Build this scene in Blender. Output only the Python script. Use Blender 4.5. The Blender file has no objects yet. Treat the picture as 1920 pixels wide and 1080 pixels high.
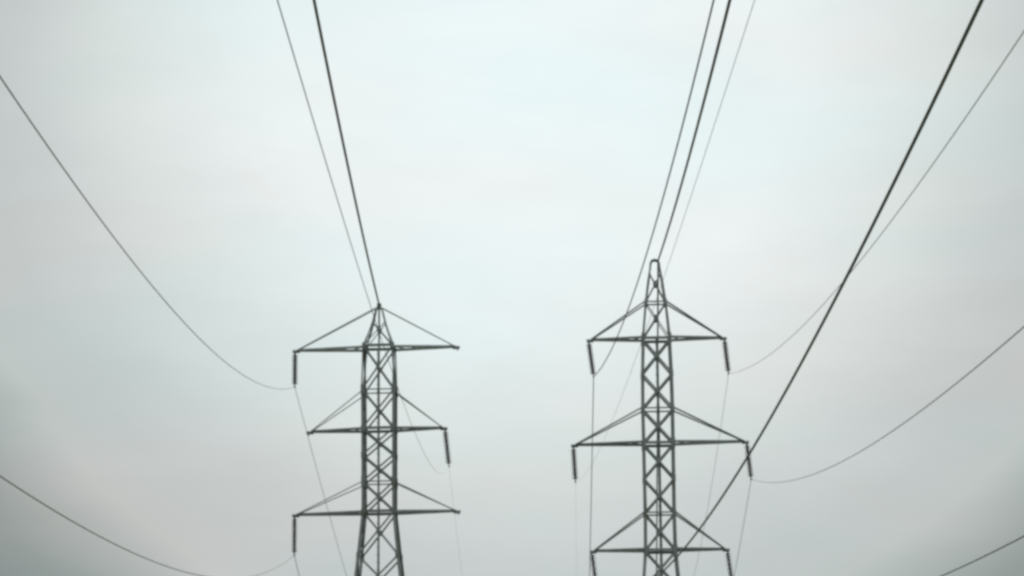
import bpy, bmesh, math, random
from mathutils import Vector, Matrix
random.seed(4)
R = math.radians
S = bpy.context.scene
C = S.collection

# ------------------------------------------------------------------ camera
cam = bpy.data.cameras.new('camera'); co = bpy.data.objects.new('camera', cam); C.objects.link(co)
cam.sensor_width = 36; cam.lens = 108.28; cam.clip_start = .1; cam.clip_end = 9000
co.location = (0, 0, 1.6); co.rotation_euler = (R(90 + 10.3), 0, 0)
S.camera = co
S.view_settings.view_transform = 'Standard'; S.view_settings.look = 'None'
S.view_settings.gamma = 1; S.view_settings.exposure = 0
S.render.filter_size = 2.0
try:
    S.cycles.pixel_filter_type = 'BLACKMAN_HARRIS'; S.cycles.filter_width = 3.2
except Exception: pass

# ------------------------------------------------------------------ overcast sky, sun behind thin cloud
SUN_EL, SUN_AZ = 14.6, 0.4
W = bpy.data.worlds.new('World'); S.world = W; W.use_nodes = True
nt = W.node_tree; N = nt.nodes; Lk = nt.links; N.clear()
out = N.new('ShaderNodeOutputWorld'); bg = N.new('ShaderNodeBackground'); bg.inputs[1].default_value = .1
Lk.new(bg.outputs[0], out.inputs[0])
sky = N.new('ShaderNodeTexSky'); sky.sky_type = 'NISHITA'; sky.sun_disc = False
sky.sun_elevation = R(SUN_EL); sky.sun_rotation = R(SUN_AZ); sky.dust_density = 3; sky.air_density = 1
tc = N.new('ShaderNodeTexCoord')
def vm(op, a, b=None):
    n = N.new('ShaderNodeVectorMath'); n.operation = op
    for i, s in enumerate((a, b)):
        if s is None: continue
        if hasattr(s, 'links'): Lk.new(s, n.inputs[i])
        else: n.inputs[i].default_value = s
    return n
def mt(op, a, b=None):
    n = N.new('ShaderNodeMath'); n.operation = op
    for i, s in enumerate((a, b)):
        if s is None: continue
        if hasattr(s, 'links'): Lk.new(s, n.inputs[i])
        else: n.inputs[i].default_value = s
    return n.outputs[0]
D = tc.outputs['Generated']
sd = (math.cos(R(SUN_EL))*math.sin(R(SUN_AZ)), math.cos(R(SUN_EL))*math.cos(R(SUN_AZ)), math.sin(R(SUN_EL)))
nrm = vm('NORMALIZE', D)
dot = vm('DOT_PRODUCT', nrm.outputs[0], sd).outputs['Value']
ang = mt('ARCCOSINE', mt('MINIMUM', dot, .99999))
# uneven cloud: warp the glow and tint it in broad patches
mp = N.new('ShaderNodeMapping'); mp.inputs['Scale'].default_value = (1, 1, 3.2); Lk.new(D, mp.inputs[0])
def noise(scale, detail, rough, off):
    m = N.new('ShaderNodeMapping'); m.inputs['Location'].default_value = off; Lk.new(mp.outputs[0], m.inputs[0])
    n = N.new('ShaderNodeTexNoise'); n.inputs['Scale'].default_value = scale
    n.inputs['Detail'].default_value = detail; n.inputs['Roughness'].default_value = rough
    Lk.new(m.outputs[0], n.inputs['Vector']); return n.outputs[0]
n1 = noise(9, 3, .5, (3.1, 0, 1.2)); n2 = noise(17, 4, .55, (0, 5.2, 7.7)); n3 = noise(7, 2, .5, (9, 2, 4))
angw = mt('ADD', ang, mt('MULTIPLY', mt('SUBTRACT', n1, .5), .016))
rp = N.new('ShaderNodeValToRGB'); Lk.new(mt('DIVIDE', angw, R(24)), rp.inputs[0])
def lin(c): return tuple(((v/255)/12.92 if v/255 <= .04045 else ((v/255+.055)/1.055)**2.4) for v in c) + (1,)
stops = [(0, (243, 252, 253)), (4.8, (237, 245, 245)), (6.4, (227, 235, 234)), (7.6, (219, 226, 224)), (9.2, (203, 209, 208)),
         (10.2, (196, 202, 201)), (11.3, (195, 199, 197)), (13, (148, 156, 153)), (15, (122, 129, 128)), (24, (112, 119, 118))]
el = rp.color_ramp.elements
while len(el) < len(stops): el.new(.5)
for e, (a, c) in zip(el, stops): e.position = a/24; e.color = lin(c)
# brightness and tint patches of the cloud deck
br = mt('ADD', 1.0, mt('MULTIPLY', mt('SUBTRACT', n2, .5), .13))
sc = vm('SCALE', rp.outputs[0]); Lk.new(br, sc.inputs['Scale'])
tint = N.new('ShaderNodeValToRGB'); Lk.new(n3, tint.inputs[0])
tint.color_ramp.elements[0].position = .38; tint.color_ramp.elements[0].color = (.965, 1.0, 1.0, 1)
tint.color_ramp.elements[1].position = .64; tint.color_ramp.elements[1].color = (1.02, .99, .985, 1)
cl = vm('MULTIPLY', sc.outputs[0], tint.outputs[0])
# an overcast sky grows brighter again towards the zenith
sx = N.new('ShaderNodeSeparateXYZ'); Lk.new(nrm.outputs[0], sx.inputs[0])
zen = mt('MULTIPLY', mt('MAXIMUM', mt('SUBTRACT', sx.outputs[2], .42), 0), 2.2)
zc = vm('SCALE', (.95, 1.0, 1.0)); Lk.new(zen, zc.inputs['Scale'])
cl = vm('ADD', cl.outputs[0], zc.outputs[0])
cl10 = vm('SCALE', cl.outputs[0]); cl10.inputs['Scale'].default_value = 10.0
mx = N.new('ShaderNodeMixRGB'); mx.inputs[0].default_value = .94
skc = vm('MINIMUM', sky.outputs[0], (4.2, 4.9, 5.2)); Lk.new(skc.outputs[0], mx.inputs[1]); Lk.new(cl10.outputs[0], mx.inputs[2]); Lk.new(mx.outputs[0], bg.inputs[0])

sl = bpy.data.lights.new('sun', 'SUN'); sl.energy = .7; sl.angle = R(14); sl.color = (1, .96, .9)
so = bpy.data.objects.new('sun', sl); C.objects.link(so); so.rotation_euler = (-R(90 - SUN_EL), 0, -R(SUN_AZ)); so.location = (0, 60, 60)

# ------------------------------------------------------------------ helpers
def mat(name, c1, c2, scale=3, rough=.6, metal=0., bump=0.):
    m = bpy.data.materials.new(name); m.use_nodes = True; t = m.node_tree; b = t.nodes['Principled BSDF']
    b.inputs['Roughness'].default_value = rough; b.inputs['Metallic'].default_value = metal
    g = t.nodes.new('ShaderNodeTexCoord'); n = t.nodes.new('ShaderNodeTexNoise'); n.inputs['Scale'].default_value = scale
    n.inputs['Detail'].default_value = 6; t.links.new(g.outputs['Object'], n.inputs['Vector'])
    r = t.nodes.new('ShaderNodeValToRGB'); t.links.new(n.outputs[0], r.inputs[0])
    r.color_ramp.elements[0].position = .35; r.color_ramp.elements[0].color = (*c1, 1)
    r.color_ramp.elements[1].position = .68; r.color_ramp.elements[1].color = (*c2, 1)
    t.links.new(r.outputs[0], b.inputs['Base Color'])
    if bump:
        q = t.nodes.new('ShaderNodeBump'); q.inputs['Strength'].default_value = bump; t.links.new(n.outputs[0], q.inputs['Height'])
        t.links.new(q.outputs[0], b.inputs['Normal'])
    return m
def weather(m, lo, hi):
    t = m.node_tree; b = t.nodes['Principled BSDF']; src = b.inputs['Base Color'].links[0].from_socket
    oi = t.nodes.new('ShaderNodeObjectInfo'); mr = t.nodes.new('ShaderNodeMapRange')
    mr.inputs['To Min'].default_value = lo; mr.inputs['To Max'].default_value = hi; t.links.new(oi.outputs['Random'], mr.inputs['Value'])
    v = t.nodes.new('ShaderNodeVectorMath'); v.operation = 'SCALE'; t.links.new(src, v.inputs[0]); t.links.new(mr.outputs[0], v.inputs['Scale'])
    g = t.nodes.new('ShaderNodeTexCoord'); n = t.nodes.new('ShaderNodeTexNoise'); n.inputs['Scale'].default_value = .9; n.inputs['Detail'].default_value = 8
    t.links.new(g.outputs['Object'], n.inputs['Vector'])
    q = t.nodes.new('ShaderNodeValToRGB'); q.color_ramp.elements[0].position = .60; q.color_ramp.elements[1].position = .72
    q.color_ramp.elements[1].color = (.55, .55, .55, 1); t.links.new(n.outputs[0], q.inputs[0])
    x = t.nodes.new('ShaderNodeMixRGB'); t.links.new(q.outputs[0], x.inputs[0]); t.links.new(v.outputs[0], x.inputs[1])
    x.inputs[2].default_value = (.16, .10, .06, 1); t.links.new(x.outputs[0], b.inputs['Base Color'])   # patches of surface rust
STEEL = mat('galvanised_steel', (.31, .34, .335), (.43, .46, .45), 1.7, .6, .1)
PORC = mat('dark_porcelain', (.02, .025, .025), (.045, .05, .045), 6, .4)
weather(STEEL, .72, 1.12)
ALU = mat('weathered_aluminium', (.22, .24, .24), (.30, .32, .32), 4, .6, .1)
CONC = mat('concrete', (.24, .23, .21), (.36, .35, .32), 5, .9, 0, .3)
GRASS = mat('field_grass', (.035, .05, .018), (.09, .10, .04), .12, .95, 0, .4)

def link(name, bm, m, parent=None, smooth=False):
    me = bpy.data.meshes.new(name); bmesh.ops.recalc_face_normals(bm, faces=bm.faces); bm.to_mesh(me); bm.free()
    me.materials.append(m)
    if smooth:
        for p in me.polygons: p.use_smooth = True
    o = bpy.data.objects.new(name, me); C.objects.link(o)
    if parent: o.parent = parent
    return o
def thing(name, label, cat, loc=(0, 0, 0), rot=(0, 0, 0), group=None):
    o = bpy.data.objects.new(name, None); C.objects.link(o); o.location = loc; o.rotation_euler = rot
    o.empty_display_size = .5
    o['label'] = label; o['category'] = cat
    if group: o['group'] = group
    return o
def angle(bm, p, q, w, t=None, ref=(0, 1, 0), flip=1):
    """rolled steel angle (L section) from p to q, heel on the line"""
    p, q = Vector(p), Vector(q); d = q - p
    if d.length < 1e-4: return
    d.normalize(); ref = Vector(ref)
    if abs(d.dot(ref)) > .97: ref = Vector((1, 0, 0))
    a = (ref - d*ref.dot(d)).normalized(); b = d.cross(a)*flip; t = t or max(.012, w*.13)
    prof = [(0, 0), (w, 0), (w, t), (t, t), (t, w), (0, w)]
    off = -w*.35
    r0 = [bm.verts.new(p + b*(u + off) + a*(v)) for u, v in prof]
    r1 = [bm.verts.new(q + b*(u + off) + a*(v)) for u, v in prof]
    for i in range(6): bm.faces.new((r0[i], r0[(i+1) % 6], r1[(i+1) % 6], r1[i]))
    bm.faces.new(r0[::-1]); bm.faces.new(r1)
def box(bm, c, s, M=None):
    v = bmesh.ops.create_cube(bm, size=1)['verts']
    for x in v:
        x.co = Vector((x.co.x*s[0], x.co.y*s[1], x.co.z*s[2]))
        if M: x.co = M @ x.co
        x.co += Vector(c)
def tube(bm, pts, r, n=8):
    rings = []
    for i, p in enumerate(pts):
        p = Vector(p); d = (Vector(pts[min(i+1, len(pts)-1)]) - Vector(pts[max(i-1, 0)])).normalized()
        a = d.cross(Vector((0, 0, 1))); a = a.normalized() if a.length > 1e-3 else Vector((1, 0, 0)); b = d.cross(a)
        rings.append([bm.verts.new(p + r*(math.cos(k*2*math.pi/n)*a + math.sin(k*2*math.pi/n)*b)) for k in range(n)])
    for r0, r1 in zip(rings, rings[1:]):
        for k in range(n): bm.faces.new((r0[k], r0[(k+1) % n], r1[(k+1) % n], r1[k]))
    bm.faces.new(rings[0][::-1]); bm.faces.new(rings[-1])
def lathe(bm, prof, n=20):
    rings = [[bm.verts.new((r*math.cos(k*2*math.pi/n), r*math.sin(k*2*math.pi/n), z)) for k in range(n)] for r, z in prof]
    for r0, r1 in zip(rings, rings[1:]):
        for k in range(n): bm.faces.new((r0[k], r0[(k+1) % n], r1[(k+1) % n], r1[k]))
    bm.faces.new(rings[0][::-1]); bm.faces.new(rings[-1])

# ------------------------------------------------------------------ ground
bm = bmesh.new(); bmesh.ops.create_grid(bm, x_segments=60, y_segments=60, size=4000)
g = link('ground', bm, GRASS); g['kind'] = 'structure'

# ------------------------------------------------------------------ pylon
DEPTH = .82
def pylon(label, base, lean, yaw, prof, nodes, arms, slope, capw, k=1.0):
    """prof: (z, half width) from the peak down; nodes: bracing levels from the peak down;
       arms: (z_left, x_left, z_right, x_right, tie z); slope: which diagonal lies outermost"""
    root = thing('pylon', label, 'pylon', base, (0, lean, yaw), 'lattice pylons carrying the power lines')
    def hw(z):
        for (z1, w1), (z0, w0) in zip(prof, prof[1:]):
            if z >= z0: return w0 + (w1-w0)*(z-z0)/(z1-z0)
        return prof[-1][1]
    def P(sx, sy, z): w = hw(z); return Vector((sx*w, sy*w*DEPTH, z))
    ztop = prof[0][0]; armz = [(a[0]+a[2])/2 for a in arms]
    # four legs, heel outwards
    for sx in (-1, 1):
        for sy in (-1, 1):
            b = bmesh.new()
            zs = [z for z, w in prof]
            for za, zb in zip(zs, zs[1:]):
                w = .085 if za > armz[0]+.1 else .15
                w *= k
                p, q = P(sx, sy, za), P(sx, sy, zb)
                d = (q-p).normalized(); ux = Vector((-sx, 0, 0)); uy = Vector((0, -sy, 0))
                t = .02
                pr = [(0, 0), (w, 0), (w, t), (t, t), (t, w), (0, w)]
                r0 = [b.verts.new(p + ux*u + uy*v) for u, v in pr]; r1 = [b.verts.new(q + ux*u + uy*v - d*.0) for u, v in pr]
                for i in range(6): b.faces.new((r0[i], r0[(i+1) % 6], r1[(i+1) % 6], r1[i]))
                b.faces.new(r0[::-1]); b.faces.new(r1)
            # splice plates with the look of bolted joints
            for z in nodes[2::3]:
                if z < 1: continue
                p = P(sx, sy, z)
                box(b, p + Vector((sx*.012 - sx*.08, sy*.012, 0)), (.17, .016, .5))
                box(b, p + Vector((sx*.012, sy*-.08, 0)), (.016, .17, .5))
            link('leg', b, STEEL, root)
    # bracing of each face
    for fx, fy in ((0, -1), (0, 1), (-1, 0), (1, 0)):
        b = bmesh.new()
        for i, (za, zb) in enumerate(zip(nodes, nodes[1:])):
            def F(s, z, o=0):
                w = hw(z)
                return Vector((s*(w-.04), fy*(w*DEPTH - .03 - o), z)) if fy else Vector((fx*(w - .03 - o), s*(w*DEPTH-.04), z))
            ref = (0, -fy, 0) if fy else (-fx, 0, 0)
            big = (.06 if zb > armz[0]-.1 else .115)*k
            wa, wb = (big, big*.8)
            angle(b, F(-slope, za), F(slope, zb), wa, ref=ref)
            angle(b, F(slope, za, .035), F(-slope, zb, .035), wb, ref=ref, flip=-1)
            # centre gusset where the diagonals cross
            wA, wB = hw(za), hw(zb); kk = wA/(wA+wB); c = (F(0, za + (zb-za)*kk, .018))
            if wA > .3:
                m = Matrix.Rotation(R(20*slope), 3, 'Y' if fy else 'X')
                box(b, c, (.17, .012, .26) if fy else (.012, .17, .26), m)
            # gussets at the legs
            if zb > .5 and wB > .4:
                for s in (-1, 1):
                    box(b, F(s*.93, zb, -.045), (.15, .012, .30) if fy else (.012, .15, .30))
            if any(abs(zb-az) < .15 for az in armz) or any(abs(zb-a[4]) < .15 for a in arms) or zb in nodes[-5:-1]:
                angle(b, F(-1, zb, -.02), F(1, zb, -.02), .13 if any(abs(zb-az) < .15 for az in armz) else .07*k, ref=ref)
        link('face_bracing', b, STEEL, root)
    # peak head plate
    b = bmesh.new(); w = hw(ztop)
    if capw > .3:
        h = capw/2          # rounded head frame: a bent bar on each face and a plate across
        for sy in (-1, 1):
            tube(b, [(-h*1.12, sy*w*DEPTH, ztop-.42), (-h, sy*w*DEPTH, ztop-.14), (-h*.72, sy*w*DEPTH, ztop), (0, sy*w*DEPTH, ztop+.05),
                     (h*.72, sy*w*DEPTH, ztop), (h, sy*w*DEPTH, ztop-.14), (h*1.12, sy*w*DEPTH, ztop-.42)], .05, 8)
        box(b, (0, 0, ztop+.03), (capw*.6, w*2*DEPTH+.04, .07))
    else:
        box(b, (0, 0, ztop+.0), (capw, .2, .16)); box(b, (0, 0, ztop-.16), (capw*1.25, .18, .1))
    link('peak_cap', b, STEEL, root)
    # climbing post up the middle of the near face
    b = bmesh.new()
    zt = armz[0]; zs = [zt] + [z for z in nodes if z < zt-.1]
    for za, zb in zip(zs, zs[1:]):
        angle(b, (0, -hw(za)*DEPTH+.09, za), (0, -hw(zb)*DEPTH+.09, zb), .13*k, ref=(0, 1, 0))
    z = zt - .3
    while z > 3:
        box(b, (0, -hw(z)*DEPTH+.06, z), (.2, .02, .02)); z -= .38
    link('climbing_post', b, STEEL, root)
    # cross-arms
    tips = []
    for zl, xl, zr, xr, tz in arms:
        for s, za, x in ((-1, zl, xl), (1, zr, xr)):
            b = bmesh.new(); tip = Vector((x, 0, za)); zb = (zl+zr)/2
            n = 5
            ch = []
            for sy in (-1, 1):
                p = P(s, sy, zb); q = tip + Vector((-s*.1, sy*.06, 0))
                angle(b, p - Vector((s*.05, 0, 0)), q, .12, ref=(0, 0, 1), flip=-s*sy)
                ch.append((p, q))
            for i in range(n):      # plan bracing between the two chords
                f0, f1 = i/n, (i+1)/n
                a0 = ch[i % 2][0].lerp(ch[i % 2][1], f0); a1 = ch[1-i % 2][0].lerp(ch[1-i % 2][1], f1)
                angle(b, a0 + Vector((0, 0, .03)), a1 + Vector((0, 0, .03)), .06, ref=(0, 0, 1))
            box(b, tip + Vector((s*-.06, 0, .0)), (.34, .16, .14))
            arm = link('crossarm', b, STEEL, root)
            for sy in (-1, 1):
                tb = bmesh.new(); wt = max(hw(tz), .12)
                angle(tb, Vector((s*wt, sy*wt*DEPTH, tz)), tip + Vector((-s*.12, sy*.05, .06)), .075*k**2.5, ref=(0, sy, 0))
                link('tie_bar', tb, STEEL, arm)
            pb = bmesh.new(); box(pb, tip + Vector((0, 0, -.1)), (.05, .02, .12)); box(pb, tip + Vector((0, 0, -.04)), (.14, .12, .06))
            link('hanger_plate', pb, STEEL, arm)
            tips.append(tip + Vector((0, 0, -.1)))
    # concrete footings
    for sx in (-1, 1):
        for sy in (-1, 1):
            b = bmesh.new(); p = P(sx, sy, 0)
            lathe(b, [(.55, -.3), (.55, .25), (.46, .42), (.30, .45)], 20)
            for v in b.verts: v.co += Vector((p.x, p.y, 0))
            link('footing', b, CONC, root)
    bpy.context.view_layer.update()
    M = Matrix.Translation(Vector(base)) @ root.rotation_euler.to_matrix().to_4x4()
    return root, [M @ t for t in tips], M

LB = (-6.30, 150, 0); LL = -.0097; LY = R(-3.8)
def loc(base, lean, x, z): return x - (base[0] + z*math.sin(lean))   # world x at height z -> local offset
Lp = [(28.0, .07), (27.75, .19), (27.12, .34), (26.72, .46), (25.9, .77), (23.71, .83), (21.8, .82), (17.72, .81), (15.55, 1.03), (0, 2.8)]
Ln = [27.12, 25.9, 23.71, 21.8, 20.49, 19.18, 17.72, 15.55, 13.3, 10.6, 7.4, 3.8, 0.05]
lx = lambda x, z: loc(LB, LL, x, z)
La = [(25.76, lx(-10.73, 25.8), 25.80, lx(-2.68, 25.8), 27.85), (21.70, lx(-10.0, 21.7), 21.78, lx(-3.27, 21.7), 23.6), (17.62, lx(-10.65, 17.6), 17.68, lx(-2.61, 17.6), 19.15)]
left, Lt, LM = pylon('grey lattice pylon with a pointed peak and only three insulators', LB, LL, LY, Lp, Ln, La, 1, .2, .84)

RB = (7.42, 150, 0); RL = -.0115; RY = R(-1.5)
Rp = [(30.22, .21), (29.85, .28), (29.1, .41), (28.11, .54), (26.27, .72), (24.5, .78), (22.8, .80), (17.66, .78), (15.83, .80), (14.61, .9), (0, 2.5)]
Rn = [29.6, 28.11, 26.27, 24.53, 22.79, 21.08, 19.35, 17.66, 15.83, 13.9, 11.6, 8.8, 5.2, 0.05]
rx = lambda x, z: loc(RB, RL, x, z)
Ra = [(26.26, rx(3.79, 26.3), 26.27, rx(10.48, 26.3), 28.11), (21.05, rx(3.01, 21), 21.1, rx(11.51, 21), 22.79), (15.83, rx(3.9, 15.8), 15.83, rx(10.5, 15.8), 17.66)]
right, Rt, RM = pylon('taller grey lattice pylon with a round-topped peak and six insulators', RB, RL, RY, Rp, Rn, Ra, -1, .42)

# ------------------------------------------------------------------ insulators
def insulator(top, end, label):
    top, end = Vector(top), Vector(end); d = end - top; L = d.length
    rot = Vector((0, 0, -1)).rotation_difference(d).to_euler()
    r = thing('insulator', label, 'insulator', top, rot, 'suspension insulators hanging from the cross-arms')
    b = bmesh.new(); tube(b, [(0, 0, .04), (0, 0, -.10)], .05, 10); box(b, (0, 0, .0), (.07, .05, .1)); link('shackle', b, STEEL, r)
    b = bmesh.new(); n = 14; z = -.05; pitch = (L - .17)/n; prof = []
    for i in range(n):
        prof += [(.05, z), (.055, z-.015), (.115, z-.03), (.15, z-.05), (.152, z-.062), (.12, z-.072), (.05, z-.074)]
        z -= pitch
    prof.append((.045, z)); lathe(b, prof, 20); link('disc_stack', b, PORC, r)
    b = bmesh.new(); tube(b, [(0, 0, z+.02), (0, 0, -L+.05)], .022, 10)
    tube(b, [(0, -.22, -L-.0), (0, -.1, -L+.045), (0, .1, -L+.045), (0, .22, -L)], .035, 10); link('suspension_clamp', b, ALU, r)
    return end
def U(u, v, Y=150.):   # ray of the photograph met at the pylons' distance: used once for the clamps
    P = R(10.3); a = (u-960)/5775; b = (540-v)/5775; dy = math.cos(P)-b*math.sin(P); dz = math.sin(P)+b*math.cos(P)
    return a*Y/dy, 1.6+dz*Y/dy
clamps = {}
for key, tip, (ex, ez), lab in [
    ('L_topleft', Lt[0], (-10.71, 23.95), 'dark disc insulator hanging from the left tip of the pointed pylon\'s top arm'),
    ('L_midright', Lt[3], (-3.08, 19.96), 'dark disc insulator on the right tip of the pointed pylon\'s middle arm'),
    ('L_botleft', Lt[4], (-10.63, 15.65), 'dark disc insulator hanging from the left tip of the pointed pylon\'s bottom arm'),
    ('R_topleft', Rt[0], (4.02, 24.43), 'slanting disc insulator on the left tip of the round-topped pylon\'s top arm'),
    ('R_topright', Rt[1], (10.66, 24.56), 'dark disc insulator on the right tip of the round-topped pylon\'s top arm'),
    ('R_midleft', Rt[2], (3.11, 19.23), 'disc insulator on the left tip of the round-topped pylon\'s widest middle arm'),
    ('R_midright', Rt[3], (11.70, 19.33), 'disc insulator on the right tip of the widest middle arm, crossed by the thickest cable'),
    ('R_botleft', Rt[4], (4.12, 13.94), 'disc insulator on the left tip of the round-topped pylon\'s bottom arm, cut off below'),
    ('R_botright', Rt[5], (10.74, 13.94), 'disc insulator on the right tip of the round-topped pylon\'s bottom arm, cut off below')]:
    clamps[key] = insulator(tip, (ex, tip.y, ez), lab)
clamps['L_ground'] = LM @ Vector((0, 0, 28.02)); clamps['R_ground'] = RM @ Vector((.17, 0, 30.24))

# ------------------------------------------------------------------ cables: sagging parabolas (x slope, z slope, curvature) each way from the clamp
NEAR = {'L_topleft': (0.0297572, -0.1626776, 0.0005421),
'L_ground': (0.0175101, -0.0711518, 0.0002251),
'L_midright': (0.0124237, -0.1417946, 0.0003138),
'L_botleft': (0.0212164, -0.1366985, 0.0005694),
'R_topleft': (0.0055916, -0.1222667, 0.000851),
'R_ground': (-0.0231431, -0.1178318, 0.0002285),
'R_midleft': (-0.0094252, -0.1165803, 0.0002319),
'R_botleft': (0.0152679, -0.1126973, 0.0008434),
'R_topright': (-0.02473, -0.1474514, 0.0004666),
'R_midright': (-0.0307018, -0.1334641, 0.0004228),
'R_botright': (-0.0201164, -0.1218802, 0.0005048)}
FAR = {
'L_topleft': (.00820, -.14226, .0002475), 'L_midright': (.00706, -.11885, .0006001), 'L_botleft': (-.01796, -.12002, .0002533),
'L_ground': (-.0420, -.10576, .0004), 'R_topleft': (.02040, -.12248, .0003165), 'R_midleft': (.02227, -.12122, .0004925),
'R_topright': (.03307, -.09811, .0006007), 'R_midright': (.03629, -.11759, .0005961), 'R_ground': (.04442, -.11966, .0002586),
'R_botleft': (.02634, -.11999, .0004185), 'R_botright': (.06431, -.12029, .0004701)}
RAD = {'L_topleft': .013, 'L_ground': .045, 'L_midright': .0042, 'L_botleft': .015, 'R_topleft': .022, 'R_ground': .045, 'R_midleft': .003,
       'R_botleft': .028, 'R_topright': .010, 'R_midright': .013, 'R_botright': .017}
LAB = {
'L_topleft': ('power_cable', 'thin cable sweeping up to the left edge from the pointed pylon\'s top-left insulator'),
'L_ground': ('ground_wire', 'thick earth wire rising from the tip of the pointed pylon to the top edge'),
'L_midright': ('power_cable', 'thin cable crossing the pointed pylon from its only right-hand insulator'),
'L_botleft': ('power_cable', 'cable sagging to the lower left edge from the pointed pylon\'s bottom-left insulator'),
'R_topleft': ('power_cable', 'cable passing close left of the round-topped peak to its top-left insulator'),
'R_ground': ('ground_wire', 'dark earth wire rising from the round-topped pylon\'s peak to the top edge'),
'R_midleft': ('power_cable', 'faintest cable, crossing the round-topped pylon to its middle-left insulator'),
'R_botleft': ('power_cable', 'thickest, near-straight dark cable slanting from upper right across the round-topped pylon'),
'R_topright': ('power_cable', 'thin cable rising to the upper right edge from the round-topped pylon\'s top-right insulator'),
'R_midright': ('power_cable', 'thin cable curving to the right edge from the round-topped pylon\'s middle-right insulator'),
'R_botright': ('power_cable', 'cable in the lower right corner, from the round-topped pylon\'s bottom-right insulator')}
for k, (nm, lab) in LAB.items():
    c = clamps[k]; pts = []
    for sg, (a, b_, q) in ((-1, FAR[k]), (1, NEAR[k])):
        seg = []
        for i in range(0, 121):
            t = 2.0*i
            if sg > 0 and i == 0: continue
            seg.append((c.x + a*t, c.y - sg*t, c.z + b_*t + q*t*t))
        pts += seg[::-1] if sg < 0 else seg
    bm = bmesh.new(); tube(bm, pts, RAD[k], 8)
    o = link(nm, bm, ALU, None, True); o['label'] = lab; o['category'] = 'power cable' if nm == 'power_cable' else 'earth wire'
    o['group'] = 'overhead wires strung from the pylons'
